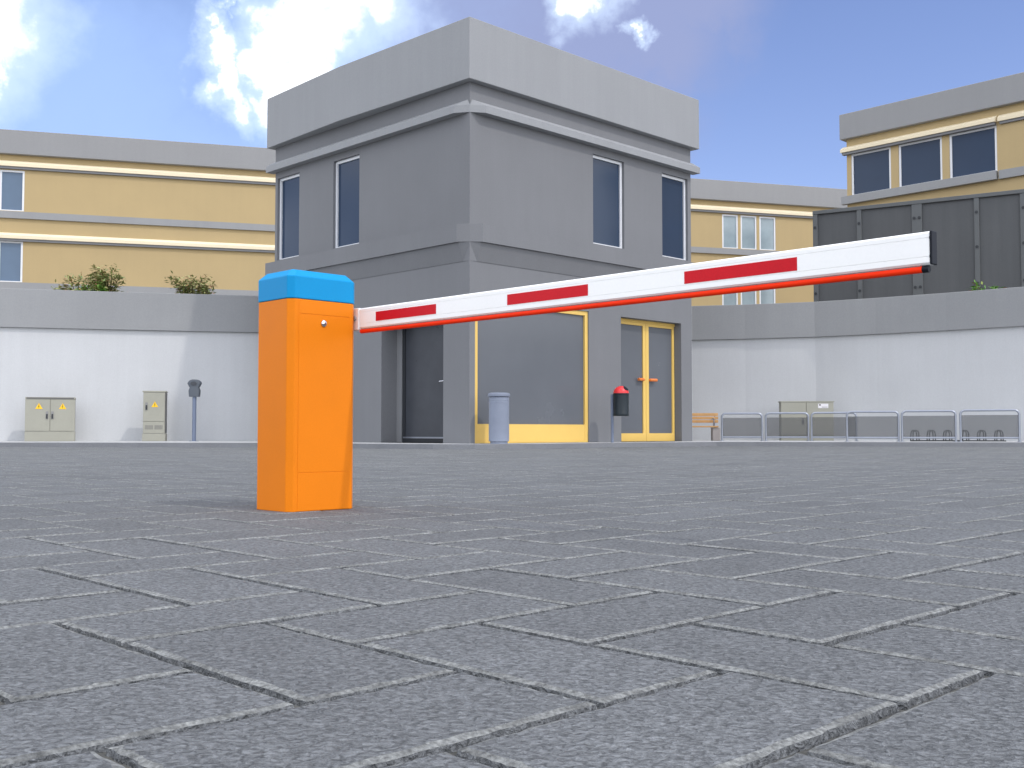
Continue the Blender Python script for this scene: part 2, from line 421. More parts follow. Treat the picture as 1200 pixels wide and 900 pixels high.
# shop window: yellow frame and kick panel
x0, x1, z0, z1, dp = shop
zk = zr(497.6, 690, .5)
f = MB(); ring(f, TR, x0+.002, x1-.002, dp-.07, dp+.03, z0+.005, z1-.002, .10, .10, .04); fo = f.build('shop_window', M['yellow'], b)
p = MB(); tbox(p, TR, x0+.096, x1-.096, dp-.02, dp-.005, zk-.01, z1-.096); p.build('pane', M['shop_glass'], fo)
p = MB(); tbox(p, TR, x0+.102, x1-.102, dp-.06, dp-.025, z0+.046, zk); p.build('kick_panel', M['yellow'], fo)
# double door
x0, x1, z0, z1, dp = dbl
mid = (x0 + x1)/2 + .02
f = MB(); tbox(f, TR, x0+.003, x1-.003, dp-.06, dp+.03, z1-.07, z1-.003); f.build('door_lintel', M['yellow'], b)
for a, c, hs in ((x0+.02, mid-.006, 1), (mid+.006, x1-.02, -1)):
    f = MB(); ring(f, TR, a, c, dp-.045, dp+.02, z0+.01, z1-.073, .11 if hs == -1 else .09, .065, .20, .11 if hs == 1 else .085); d = f.build('door', M['yellow'], b)
    p = MB(); tbox(p, TR, a+.08, c-.08, dp-.015, dp+.0, z0+.205, z1-.134); p.build('pane', M['shop_glass'], d)
    h = MB(); hz = zr(444, 750, 1.5); hx = c-.15 if hs == 1 else a+.15
    h.tube([TR(hx, dp-.047, hz), TR(hx, dp-.095, hz), TR(hx-.02*hs, dp-.10, hz), TR(hx-.21*hs, dp-.10, hz)], .038, 10)
    h.build('handle', M['orange_handle'], d, smooth=True)
# entrance on the shaded side
x0, x1, z0, z1, dp = ent
f = MB(); tbox(f, TL, x1-.19, x1-.002, dp-.05, dp+.06, z0+.004, z1-.003); f.build('door_post', M['grey_trim'], b)
f = MB(); ring(f, TL, x0+.002, x1-.194, dp-.03, dp+.05, z0+.006, z1-.003, .09, .09, .12); d = f.build('door', M['dark_metal'], b)
p = MB(); tbox(p, TL, x0+.088, x1-.28, dp-.006, dp+.01, z0+.122, z1-.089); p.build('pane', M['dark_glass'], d)
p = MB(); tbox(p, TL, x0+.05, x1-.24, dp-.048, dp-.032, z0+.10, z0+.135); p.build('kick_bar', M['galv'], d)
hz = zat(445, CY+1.0)
h = MB(); h.tube([TL(x0+.30, dp-.034, hz), TL(x0+.30, dp-.075, hz), TL(x0+.62, dp-.08, hz-.02)], .013, 8); h.build('handle', M['chrome'], d, smooth=True)

# ---------------- ochre block behind, seen on both sides of the corner building
B0 = Vector((xat(0, 44), 44.0)); ang = math.atan2(10.5, 36.4)
LB = Line(B0.x, B0.y, ang)
shift = 12.0                                            # it runs on past the left edge of the view
ob = thing('apartment_block', 'long ochre apartment block with grey roof band and cream mouldings running behind the corner building', 'building',
           (B0.x - shift*LB.c, B0.y - shift*LB.s, 3.55), ang)
TB = lambda x, d, z: (x + shift, d, z - 3.55)
TBo = lambda x, d, z: (x, d, z - 3.55)
zb = lambda py: zat(py, 44.0)
LEN = shift + 46
ZT, ZF = zb(153), zb(181)
def bwin(px0, px1, zlo, zhi):
    a = LB.t(px0, (zlo+zhi)/2); c = LB.t(px1, (zlo+zhi)/2); return (a+shift, c+shift, zlo, zhi, .07)
U0, U1, L0, L1 = zb(246.5), zb(199), zb(330), zb(282)
bops = [bwin(-.5, 28.5, U0, U1), bwin(-2.5, 26.5, L0, L1)]
rops = [bwin(a, c, lo, hi) for lo, hi in ((U0, U1), (L0, L1)) for a, c in ((846.3,864.8), (868,886.6), (890,908.8))]
w = MB(); facade(w, LEN, 3.3, ZT-.3, bops+rops, TBo)
w.quad(TBo(0,0,3.3), TBo(0,10,3.3), TBo(0,10,ZT-.3), TBo(0,0,ZT-.3)); w.quad(TBo(LEN,0,3.3), TBo(LEN,10,3.3), TBo(LEN,10,ZT-.3), TBo(LEN,0,ZT-.3)); w.quad(TBo(0,10,3.3), TBo(LEN,10,3.3), TBo(LEN,10,ZT-.3), TBo(0,10,ZT-.3))
w.build('wall', M['ochre'], ob, weld=True)
w = MB(); tbox(w, TBo, -.25, LEN+.25, -.22, 10.2, ZF, ZT); w.build('roof', M['fascia'], ob, bevel=.02)
for za, zb_ in ((zb(187.5), zb(195)), (zb(272), zb(279.5))):
    w = MB(); w.loft([[TBo(x, .02, za), TBo(x, -.16, za-.14), TBo(x, -.16, zb_), TBo(x, .02, zb_)] for x in (-.15, LEN+.15)]); w.build('moulding', M['cream'], ob)
    w = MB(); tbox(w, TBo, -.12, LEN+.12, -.11, .02, zb_-.10, zb_-.003); w.build('moulding_shelf', M['grey_trim'], ob)
for za, zb_ in ((zb(247.5), zb(255.5)), (zb(330.5), zb(346))):
    w = MB(); tbox(w, TBo, -.1, LEN+.1, -.10, .02, zb_, za); w.build('floor_band', M['band'], ob)
for op in bops: window(ob, TBo, op, .075, 'blue_glass')
for op in rops: window(ob, TBo, op, .075, 'reflection_glass')

# ---------------- ochre building on the right
D0 = 40.0; D1 = 36.0
p0 = Vector((xat(992.5, D0, 10), D0)); p1 = Vector((xat(1167.5, D1, 10), D1))
av = math.atan2(p1.y-p0.y, p1.x-p0.x); LQ = Line(p0.x, p0.y, av)
rb = thing('apartment_block', 'ochre apartment building with three large navy windows rising behind the dark hoarding', 'building', (p0.x, p0.y, 3.55), av)
zq = lambda py: zat(py, D0)
QL = 17.0
wb, wt = zat(229.7, LQ.Y(LQ.t(997,9))), zat(181, LQ.Y(LQ.t(997,10)))
qops = [(LQ.t(a,10), LQ.t(c,10), wb, wt, .09) for a, c in ((997.5,1044), (1053,1104), (1112.5,1168.3))]
w = MB(); facade(w, QL, 3.3, zq(135), qops, TBo)
w.quad(TBo(0,0,3.3), TBo(0,10,3.3), TBo(0,10,zq(135)), TBo(0,0,zq(135))); w.quad(TBo(QL,0,3.3), TBo(QL,10,3.3), TBo(QL,10,zq(135)), TBo(QL,0,zq(135))); w.quad(TBo(0,10,3.3), TBo(QL,10,3.3), TBo(QL,10,zq(135)), TBo(0,10,zq(135)))
w.build('wall', M['ochre'], rb, weld=True)
w = MB(); tbox(w, TBo, -.18, QL+.2, -.2, 10.2, zat(162.5, D0-.2), zat(133, D0-.2)); w.build('roof', M['fascia'], rb, bevel=.02)
xb = LQ.t(1169, 10)
for (xa, xc, o) in ((-.16, xb, .20), (xb+.06, QL+.1, .13)):
    za, zb_ = zq(172), zq(179.5)
    w = MB(); w.loft([[TBo(x, .02, za), TBo(x, -o, za-.13), TBo(x, -o, zb_), TBo(x, .02, zb_)] for x in (xa, xc)]); w.build('moulding', M['cream'], rb)
    w = MB(); tbox(w, TBo, xa+.05, xc-.03, -o+.05, .02, zb_-.09, zb_-.003); w.build('moulding_shelf', M['grey_trim'], rb)
    w = MB(); tbox(w, TBo, xa, xc, -o+.02, .02, zq(240), wb-.02); w.build('floor_band', M['band'], rb)
for op in qops: window(rb, TBo, op, .075, 'navy_glass')

# ---------------- dark hoarding on the terrace
h0 = Vector((xat(953, 34.6, 6), 34.6)); HZ = zat(247.5, 34.6)
h1Y = (HZ-CZ)/((lambda k: (k*cP+sP)/(cP-k*sP))((450-221.5)/F)); h1 = Vector((xat(1200, h1Y, HZ), h1Y))
ah = math.atan2(h1.y-h0.y, h1.x-h0.x); LH = Line(h0.x, h0.y, ah)
ho = thing('hoarding', 'dark grey steel hoarding with bolted posts standing on the terrace behind the boom tip', 'fence', (h0.x, h0.y, 3.55), ah)
HL = LH.t(1300, 6)
w = MB(); tbox(w, TBo, .1, HL, .05, .09, 3.6, HZ-.1); w.build('panel', M['hoard'], ho)
w = MB(); tbox(w, TBo, 0, HL+.2, -.03, .16, HZ-.12, HZ); w.build('top_rail', M['hoard_post'], ho, bevel=.01)
ends = [(953,958.5), (1004.5,1010), (1069,1081), (1142,1148), (1196,1204), (1270,1276)]
for a, c in ends:
    xa, xc = LH.t(a,6), LH.t(c,6)
    w = MB(); tbox(w, TBo, xa+.002, xc, -.02, .14, 3.55, HZ-.123); po_ = w.build('post', M['hoard_post'], ho, bevel=.008)
    for bz in (HZ-.55, HZ-1.6, HZ-2.7):
        for bx in ((xa+xc)/2,) if c-a < 9 else (xa+(xc-xa)*.25, xa+(xc-xa)*.75):
            q = MB(); q.tube([TBo(bx,-.019,bz), TBo(bx,-.045,bz)], .045, 8); q.build('bolt', M['dark_metal'], po_)
# ------------------------------------------------------------------ lifting barrier
CT = A = None
nc = Vector((xat(339, 4.88, .5), 4.88))
cen = nc - U*.148 + V*.187
AB = math.atan2(U.y, U.x)
br = thing('barrier', 'orange barrier cabinet with blue cap carrying the raised horizontal white boom', 'barrier', (cen.x, cen.y, 0), AB)
hx, hy, ch = .148, .187, .026
def octo(e=0, k=ch): 
    a, c = hx+e, hy+e
    return [(a,-c+k),(a,c-k),(a-k,c),(-a+k,c),(-a,c-k),(-a,-c+k),(-a+k,-c),(a-k,-c)]
zo = zat(348.5, 4.88); zbt = zat(322, 4.88)
q = MB(); q.loft([[(x,y,z) for x,y in octo(0)] for z in (0, zo-.001)]); q.build('housing', M['orange'], br, bevel=.004)
q = MB(); q.loft([[(x,y,zo) for x,y in octo(.002)], [(x,y,zbt) for x,y in octo(.002)], [(x,y,zbt+.034) for x,y in octo(-.034,.012)]]); q.build('cap', M['blue'], br, bevel=.004)
# service door on the lit side
zd0, zd1 = zat(553.5, 4.95), zat(368.5, 4.95)
q = MB(); q.box(hx+.0002, hx+.0015, -hy+.047, hy-.042, zd0, zd1); dr = q.build('service_door', M['orange'], br, bevel=.0006)
q = MB(); q.box(hx+.0002, hx+.0015, -hy+.047, hy-.042, .004, zd0-.003); q.build('plinth_panel', M['orange'], br, bevel=.0006)
q = MB(); q.box(hx+.0002, hx+.0015, -hy+.047, hy-.042, zd1+.003, zo-.004); q.build('upper_panel', M['orange'], br, bevel=.0006)
q = MB(); lz = zat(379, 5.0); ly = -.004
prof = [(.0155,.0), (.0155,.003), (.012,.007), (.006,.009), (.0005,.0095)]
q.loft([[(hx+.003+z, ly + r*math.cos(2*math.pi*j/20), lz + r*math.sin(2*math.pi*j/20)) for j in range(20)] for r, z in prof])
lk = q.build('lock', M['chrome'], dr, smooth=True)
q = MB(); q.box(hx+.0115, hx+.0132, ly-.0013, ly+.0013, lz-.006, lz+.006); q.build('keyhole', M['black_plastic'], lk)
# boom
by0, by1 = hy+.012, hy+.047
LBm = Line((cen + V*by0).x, (cen + V*by0).y, AB)
bzt, bzb = zat(361.8, 5.163), zat(385.6, 5.163)
bx0, bx1 = LBm.t(421, .92), LBm.t(1089, .92)
hgt = bzt-bzb
g1, g2 = bzt-.20*hgt, bzt-.765*hgt
gd = .0016; gw = .0012
prof = [(by0+.006,bzb),(by0,bzb+.006),(by0,g2-gw),(by0+gd,g2-gw),(by0+gd,g2+gw),(by0,g2+gw),(by0,g1-gw),(by0+gd,g1-gw),(by0+gd,g1+gw),(by0,g1+gw),(by0,bzt-.006),(by0+.006,bzt),
        (by1-.006,bzt),(by1,bzt-.006),(by1,bzb+.006),(by1-.006,bzb)]
q = MB(); q.loft([[(x,y,z) for y,z in prof] for x in (bx0, bx1)]); bm_ = q.build('boom', M['white_paint'], br)
for a, c in ((440.5,511), (594.5,689), (802,934)):
    xa, xc = LBm.t(a,.92), LBm.t(c,.92)
    q = MB(); q.box(xa, xc, by0-.0012, by0+.0005, bzt-.715*hgt, bzt-.27*hgt); q.build('reflector_strip', M['red_reflect'], bm_)
q = MB(); q.box(bx1+.0005, bx1+.008, by0-.001, by1+.001, bzb-.001, bzt+.001); q.build('end_cap', M['black_plastic'], bm_, bevel=.003)
for gz in (g1, g2):
    q = MB(); q.box(bx1+.001, bx1+.006, by0-.003, by0-.0012, gz-.004, gz+.004); q.build('cap_clip', M['black_plastic'], bm_)
tz = zat(388.4, 5.16); ty = by0+.014
LTb = Line((cen + V*ty).x, (cen + V*ty).y, AB)
tx0, tx1 = LTb.t(423.5,.85), LTb.t(1081.5,.85)
q = MB(); q.tube([(tx0,ty,tz),(tx1,ty,tz)], .0105, 16); tb = q.build('safety_edge', M['red_tube'], bm_, smooth=True)
q = MB(); q.tube([(tx1+.0005,ty,tz),(tx1+.020,ty,tz)], .0108, 16); q.build('edge_plug', M['black_plastic'], tb, smooth=True)
q = MB(); q.box(tx0+.01, tx1-.004, ty-.005, ty+.005, tz+.008, bzb+.001); q.build('edge_rail', M['hoard_grey'], bm_)
q = MB(); q.box(bx0-.24, bx0-.001, by0-.003, by1+.003, bzb-.006, bzt+.002); bk = q.build('boom_holder', M['white_paint'], br, bevel=.004)
q = MB(); q.tube([(.0, hy-.01, (bzb+bzt)/2), (.0, by0-.002, (bzb+bzt)/2)], .035, 18); q.build('pivot_shaft', M['chrome'], br, smooth=True)
q = MB()
bxx = LBm.t(416.8,.92)
q.tube([(bxx,by0-.0035,(bzb+bzt)/2+.002),(bxx,by0-.013,(bzb+bzt)/2+.002)], .0105, 12); q.build('bolt', M['galv'], bk, smooth=True)

# ------------------------------------------------------------------ electrical cabinets
def tri(mb, T, x, d, z, s):
    mb.loft([[T(x-s, d, z), T(x+s, d, z), T(x, d, z+1.75*s)], [T(x-s, d-.004, z), T(x+s, d-.004, z), T(x, d-.004, z+1.75*s)]])
TI = lambda x, d, z: (x, d, z)
def bolt_mark(mb, x, d, z, s):
    pts = [(-.10,.12),(.06,.12),(-.02,.55),(.2,.5),(.05,.95),(.02,1.3),(-.14,1.3),(-.1,.8),(-.22,.75)]
    mb.loft([[(x+a*s*.6, d, z+c*s) for a, c in pts], [(x+a*s*.6, d-.003, z+c*s) for a, c in pts]])
def warning(parent, x, d, z, s):
    q = MB(); tri(q, TI, x, d, z, s); t = q.build('warning_sign', M['warn'], parent)
    q = MB(); bolt_mark(q, x, d-.0045, z+.08*s, s); q.build('lightning_mark', M['ink'], t)
def handle(parent, x, d, z):
    q = MB(); q.box(x-.03, x+.03, d-.006, d, z-.10, z+.10); h = q.build('handle', M['hoard_grey'], parent)
    q = MB(); q.box(x-.018, x+.018, d-.028, d-.0065, z-.09, z+.03); q.build('lever', M['dark_metal'], h)
wang = math.atan2(left_wall[4][1]-left_wall[3][1], left_wall[4][0]-left_wall[3][0])
wang2 = math.atan2(left_wall[5][1]-left_wall[4][1], left_wall[5][0]-left_wall[4][0])
def wide_cabinet():
    Yc = 27.95; x0 = xat(29.5, Yc); x1 = xat(87.5, Yc); w = (x1-x0)*.935; h = 1.15
    t = thing('electrical_cabinet', 'wide beige two-door electrical cabinet with two yellow warning triangles against the white wall', 'cabinet', ((x0+x1)/2, Yc, SW), R(19))
    w /= 2
    q = MB(); q.box(-w, w, .0, .34, 0, .26); q.build('plinth', M['cab_beige'], t, bevel=.008)
    q = MB(); q.box(-w+.012, w-.012, .012, .33, .262, h-.06); q.build('body', M['cab_beige'], t)
    q = MB(); q.box(-w, w, -.005, .35, h-.056, h); q.build('roof', M['cab_beige'], t, bevel=.008)
    q = MB(); pf = [(-w+.03, -.0055)]; n = 22
    for i in range(n):
        x = -w+.05+(2*w-.1)*i/(n-1); pf += [(x-.013, -.0058), (x-.012, -.0095), (x+.012, -.0095), (x+.013, -.0058)]
    pf += [(w-.03, -.0055)]
    q.prism(pf, h-.046, h-.01); q.build('vent', M['cab_dark'], t)
    for a, c, sx, hx_ in ((-w+.004, -.005, -.27, -.075), (.005, w-.004, .30, .055)):
        q = MB(); q.box(a, c, -.012, .012, .268, h-.062); d = q.build('door', M['cab_beige'], t, bevel=.005)
        warning(d, sx, -.013, .84, .088); handle(d, hx_, -.0125, .68)
wide_cabinet()
def tall_cabinet():
    Yc = 28.35; x0 = xat(168, Yc); x1 = xat(192.5, Yc); w = (x1-x0)/2; h = 1.33
    t = thing('electrical_cabinet', 'tall narrow beige electrical cabinet with one warning triangle beside the parking meter', 'cabinet', ((x0+x1)/2, Yc, SW), R(12))
    dpt = .5
    q = MB(); q.box(-w-.015, w+.015, -.01, dpt, 0, .20); q.build('plinth', M['cab_beige'], t, bevel=.008)
    q = MB(); q.box(-w, w, .015, dpt-.01, .203, h-.04); q.build('body', M['cab_beige'], t)
    q = MB(); q.box(-w-.02, w+.02, -.015, dpt+.01, h-.037, h); q.build('roof', M['cab_beige'], t, bevel=.008)
    q = MB(); q.box(-w+.004, w-.004, -.01, .0145, .52, h-.045); d = q.build('door', M['cab_beige'], t, bevel=.005)
    warning(d, .02, -.0105, .90, .085); handle(d, -w+.085, -.0105, .92)
    q = MB(); q.box(-w+.004, w-.004, -.01, .0145, .21, .51); d = q.build('vent_panel', M['cab_beige'], t, bevel=.005)
    for sg in (-1, 1):
        q = MB(); pf = [(sg*.12-.105, -.0102)]
        for i in range(-2, 3):
            x = sg*.12+i*.04; pf += [(x-.012, -.0104), (x-.011, -.0135), (x+.011, -.0135), (x+.012, -.0104)]
        pf += [(sg*.12+.105, -.0102)]
        q.prism(pf, .31, .42); q.build('vent', M['vent_grey'], d)
    q = MB(); q.box(w+.001, w+.006, .02, dpt-.02, .22, h-.05); q.build('side_shade', M['cab_dark'], t)  # dark sheet painting the shade on this side of the cabinet
tall_cabinet()
def utility_cabinet():
    Yc = 30.2; x0 = xat(915.5, Yc); x1 = xat(976.8, Yc); w = (x1-x0)/2; h = zat(470, Yc)-SW
    t = thing('utility_cabinet', 'olive beige utility cabinet with a small white plate standing behind the railing frames', 'cabinet', ((x0+x1)/2, Yc, SW), R(-6))
    q = MB(); q.box(-w+.01, w-.01, .015, .38, 0, h-.03); q.build('body', M['cab_beige'], t, bevel=.006)
    q = MB(); q.box(-w-.015, w+.015, -.012, .40, h-.028, h); q.build('roof', M['cab_beige'], t, bevel=.006)
    for i, (a, c) in enumerate(((-w+.014, -.03), (-.02, w-.014))):
        q = MB(); q.box(a, c, -.006, .0145, .16, h-.035); d = q.build('door', M['cab_beige'], t, bevel=.005)
        if i:
            q = MB(); q.box(.30, .58, -.011, -.0065, h-.20, h-.075); pt = q.build('label_plate', M['label_white'], d)
            q = MB(); q.box(.33, .37, -.013, -.0115, h-.13, h-.09); q.box(.40, .56, -.013, -.0115, h-.175, h-.165); q.build('print', M['ink'], pt)
        else: handle(d, c-.09, -.0065, .55)
utility_cabinet()

# ------------------------------------------------------------------ parking meter
Ym = 28.2; xm = xat(227.5, Ym)
pm = thing('parking_meter', 'grey parking meter with rounded head on a blue-grey post beside the tall cabinet', 'parking meter', (xm, Ym, SW))
H0 = zat(465, Ym)-SW
q = MB(); q.tube([(0,0,0), (0,0,H0+.05)], .052, 16); q.build('post', M['meter_post'], pm, smooth=True)
q = MB(); q.box(-.10,.10,-.10,.10,0,.012); q.build('base_plate', M['meter_post'], pm)
sil = [(.14,0),(.15,.10),(.155,.16),(.125,.24),(.165,.31),(.185,.35),(.175,.385),(.13,.43),(.07,.455),(.0,.462)]
fr_ = [( .5,-.085),(.85,-.07),(1,-.03),(1,.03),(.85,.07),(.5,.085),(-.5,.085),(-.85,.07),(-1,.03),(-1,-.03),(-.85,-.07),(-.5,-.085)]
q = MB(); q.loft([[(w*a, y*(1 if w>.1 else .5), H0+z) for a, y in fr_] for w, z in sil[:-1]]); hd = q.build('head', M['meter_head'], pm, smooth=True)
q = MB(); q.loft([[(.085*math.cos(a), -.087-o, H0+.345+.055*math.sin(a)) for a in [2*math.pi*k/18 for k in range(18)]] for o in (0,.01)]); q.build('display', M['dark_glass'], hd)

# ------------------------------------------------------------------ bins
Yb = 22.55; xb_ = xat(584.7, Yb)
bn = thing('litter_bin', 'tall blue-grey cylindrical litter bin in front of the yellow shop window', 'bin', (xb_, Yb, SW))
hb = zat(460, Yb)-SW
q = MB(); q.lathe([(.185,0),(.185,.05),(.215,.055),(.215,hb-.11),(.205,hb-.10)], 36); q.build('body', M['bin_grey'], bn, smooth=True)
q = MB(); q.lathe([(.205,hb-.095),(.23,hb-.085),(.235,hb-.06),(.232,hb-.025),(.20,hb-.012),(.17,hb-.006),(.16,hb-.05),(.02,hb-.05)], 36); q.build('rim', M['bin_grey'], bn, smooth=True)
q = MB()
for zz in (hb-.17, hb-.22): q.lathe([(.2153,zz),(.2185,zz+.006),(.2185,zz+.014),(.2153,zz+.02)], 36)
q.build('bead', M['bin_grey'], bn, smooth=True)

Yr = 25.0; xr = xat(728, Yr)
rb_ = thing('post_bin', 'small dark litter bin with red domed lid on a post beside the yellow door', 'bin', (xr, Yr, SW))
zt, zb2, zd = zat(461, Yr)-SW, zat(487.5, Yr)-SW, zat(452.5, Yr)-SW
rr = .182
q = MB(); q.lathe([(rr*.96,zb2),(rr,zb2+.015),(rr,zb2+.06),(rr*.98,zb2+.065),(rr*.99,zt-.03),(rr*1.02,zt-.025),(rr*1.02,zt)], 32); bo = q.build('body', M['bin_dark'], rb_, smooth=True)
q = MB(); q.lathe([(rr*1.0,zt+.002)] + [(rr*math.cos(a), zt+.005+(zd-zt)*math.sin(a)) for a in [R(x) for x in (5,20,35,50,65,80,88)]], 32); ld = q.build('lid', M['bin_red'], rb_, smooth=True)
q = MB(); ca = R(-38); n = 18; rings = []
for fr in (1.0, .66, .33, .02):
    pts = []
    for k in range(n):
        a = 2*math.pi*k/n; az = ca + .55*fr*math.cos(a); el = R(42) + .40*fr*math.sin(a); s_ = 1.035
        pts.append((rr*s_*math.cos(el)*math.cos(az), rr*s_*math.cos(el)*math.sin(az), zt+.006+(zd-zt)*s_*math.sin(el)))
    rings.append(pts)
q.loft(rings); q.build('opening', M['black_plastic'], ld)
q = MB(); q.tube([(-rr-.02,.09,0),(-rr-.02,.09,zt-.02)], .034, 14); po_ = q.build('post', M['meter_post'], rb_, smooth=True)
for zz in (zt-.12, zb2+.08):
    q = MB(); q.box(-rr-.03,-rr*.5,.06,.12,zz,zz+.03); q.build('bracket', M['meter_post'], rb_)

# ------------------------------------------------------------------ bench
Yn = 29.6; xe = xat(844.5, Yn)
be = thing('bench', 'bench with golden wooden slats on concrete legs beside the building corner', 'bench', (xe, Yn, SW), R(-3))
zz = lambda py: zat(py, Yn)-SW
for za, zc_, yy in ((zz(487.2), zz(483.8), .42), (zz(491.2), zz(488), .40), (zz(495.3), zz(492), .38)):
    q = MB(); q.box(-1.75, -.01, yy, yy+.04, za, zc_); q.build('back_slat', M['wood'], be, bevel=.008)
for k in range(4):
    q = MB(); q.box(-1.75, -.06, -.04+k*.105, .05+k*.105, zz(500.8), zz(499)); q.build('seat_slat', M['wood'], be, bevel=.006)
for lx in (-.20, -1.60):
    q = MB(); q.box(lx-.02, lx+.19, .0, .36, 0, zz(501)); q.build('leg', M['bench_conc'], be, bevel=.015)
    q = MB(); q.tube([(lx+.02,.05,zz(500)), (lx+.02,.03,zz(491)), (lx+.02,.12,zz(490.3)), (lx+.02,.44,zz(491))], .018, 8); q.build('armrest', M['galv'], be, smooth=True)
    q = MB(); q.tube([(lx+.10,.36,zz(503)), (lx+.10,.475,zz(485))], .02, 8); q.build('back_support', M['galv'], be, smooth=True)

# ------------------------------------------------------------------ railing frames with tinted panels
def rail(px0, Y0_, px1, Y1_, ytop, label):
    a = Vector((xat(px0, Y0_), Y0_)); c = Vector((xat(px1, Y1_), Y1_)); d = c-a; L = d.length
    t = thing('railing_frame', label, 'railing', (a.x, a.y, SW), math.atan2(d.y, d.x), 'railing frames on the pavement by the pale wall')
    h = zat(ytop, (Y0_+Y1_)/2)-SW; r = .028; cr = .10
    pts = [(0,0,0)] + [(0,0,h-cr)] + [(cr-cr*math.cos(a_), 0, h-cr+cr*math.sin(a_)) for a_ in (R(25),R(50),R(75))] + [(cr,0,h)]
    pts += [(L-cr,0,h)] + [(L-cr+cr*math.sin(a_), 0, h-cr+cr*math.cos(a_)) for a_ in (R(25),R(50),R(75))] + [(L,0,h-cr), (L,0,0)]
    q = MB(); q.tube(pts, r, 12); q.build('hoop', M['galv'], t, smooth=True)
    q = MB(); q.tube([(r*.8,0,.10),(L-r*.8,0,.10)], r*.85, 12); q.build('bottom_rail', M['galv'], t, smooth=True)
    q = MB(); q.box(r, L-r, -.005, .005, .125, h-.115); q.build('tinted_panel', M['tint'], t)
    for x in (0, L):
        q = MB(); q.lathe([(.06,0),(.06,.012),(.03,.014)], 16, (x,0,0)); q.build('foot', M['galv'], t, smooth=True)
rail(846, 29.2, 893, 29.0, 484.6, 'railing frame beside the wooden bench, leftmost of the row')
rail(897.5, 28.95, 947.3, 28.7, 484.2, 'railing frame standing before the left half of the utility cabinet')
rail(951, 28.65, 1003.5, 28.35, 483.8, 'railing frame standing before the right edge of the utility cabinet')
rail(992.5, 27.2, 1053, 26.9, 482.6, 'railing frame between the utility cabinet and the bicycle rack, overlapping its neighbour')
rail(1057, 26.85, 1120, 26.5, 481.8, 'railing frame standing before the left half of the bicycle rack')
rail(1125.7, 26.45, 1194.5, 26.05, 480.8, 'railing frame standing before the right half of the bicycle rack, rightmost of the row')

# ------------------------------------------------------------------ bicycle rack
Yk = 27.9; ka = Vector((xat(1068, Yk), Yk)); kc = Vector((xat(1179, Yk-.5), Yk-.5)); kd = kc-ka
bk_ = thing('bicycle_rack', 'low dark steel bicycle rack with six double hoops behind the right railing frames', 'bicycle rack', (ka.x, ka.y, SW), math.atan2(kd.y, kd.x))
q = MB(); q.box(0, kd.length, .02, .05, .0, .03); q.box(0, kd.length, .26, .29, .0, .03); q.build('base_rail', M['rack'], bk_)
hp0 = None
for px in (1073, 1092.5, 1112, 1132, 1152, 1172):
    x = (px-1068)/111*kd.length
    for s_, yy in ((-.035, .10), (.035, .20)):
        q = MB(); hh = .285
        q.tube([(x+s_-.075,yy,.02), (x+s_-.072,yy,hh-.12)] + [(x+s_-.07*math.cos(a), yy, hh-.09+.09*math.sin(a)) for a in [R(v) for v in (20,50,90,130,160)]] + [(x+s_+.072,yy,hh-.12), (x+s_+.075,yy,.02)], .015, 6)
        q.build('hoop', M['rack'], bk_, smooth=True)

# ------------------------------------------------------------------ plants on the terrace
def plant(px, py_top, Y, width, label, lm='leaf', nb=14, name='shrub'):
    zt_ = zat(py_top, Y); x = xat(px, Y, zt_); h = zt_-3.55
    t = thing(name, label, 'plant', (x, Y, 3.55), group='shrubs on the terrace behind the coping')
    st = MB(); lf = MB()
    for i in range(nb):
        az = random.uniform(0, 2*math.pi); sp = width*.5*random.uniform(.35, 1.0); hh = h*random.uniform(.62, 1.0)*(1-.25*(sp/(width*.5))**2)
        pts = []
        for k in range(7):
            f = k/6; rr_ = sp*f**1.5; pts.append(Vector((rr_*math.cos(az), rr_*math.sin(az)*.8, hh*(1-(1-f)**1.7) - .10*h*max(0,f-.75)*4*.5)))
        st.tube(pts, [.022*(1-.8*k/6) for k in range(7)], 5)
        for k in range(95):
            f = random.uniform(.42, 1.0); j = min(5, int(f*6)); p = pts[j].lerp(pts[j+1], f*6-j)
            p = p + Vector((random.gauss(0,.075), random.gauss(0,.075), random.gauss(0,.06)))
            d = Vector((math.cos(az)+random.gauss(0,.9), math.sin(az)+random.gauss(0,.9), random.gauss(-.1,.5))).normalized()
            s_ = Vector((-d.y, d.x, random.gauss(0,.4))).normalized(); l = random.uniform(.09,.19); w = l*.17
            lf.add([p, p+d*l*.5+s_*w, p+d*l, p+d*l*.5-s_*w], [(0,1,2,3)])
    st.build('stem', M['bark'], t); lf.build('foliage', M[lm], t)
plant(92, 314, 31.2, 1.9, 'spreading feathery shrub with reddish tips, leftmost behind the coping')
plant(129, 306, 31.4, 1.35, 'taller feathery shrub with reddish tips, just right of the leftmost shrub', nb=16)
plant(108, 329, 30.9, 1.1, 'low bright green plant nestled between the two leftmost shrubs', 'leaf_green', 12, 'low_plant')
plant(227, 315, 31.4, 1.5, 'rounded small shrub with reddish tips standing alone near the orange barrier', nb=16)
plant(1156, 331, 29.9, 1.0, 'low green plant peeking over the coping in front of the dark hoarding', 'leaf_green', 14, 'low_plant')

# ------------------------------------------------------------------ sky, sun
LD = Vector((-.655, .51, -1)).normalized()              # direction the light travels
to_sun = -LD
elev = math.asin(to_sun.z); az = math.atan2(to_sun.x, to_sun.y)
sun_d = bpy.data.lights.new('sun', 'SUN'); sun_d.energy = 2.0; sun_d.angle = R(1.2); sun_d.color = (1, .95, .88)
sun = bpy.data.objects.new('sun', sun_d); COL.objects.link(sun)
sun.rotation_euler = LD.to_track_quat('-Z', 'Y').to_euler(); sun.location = (20, -20, 30)

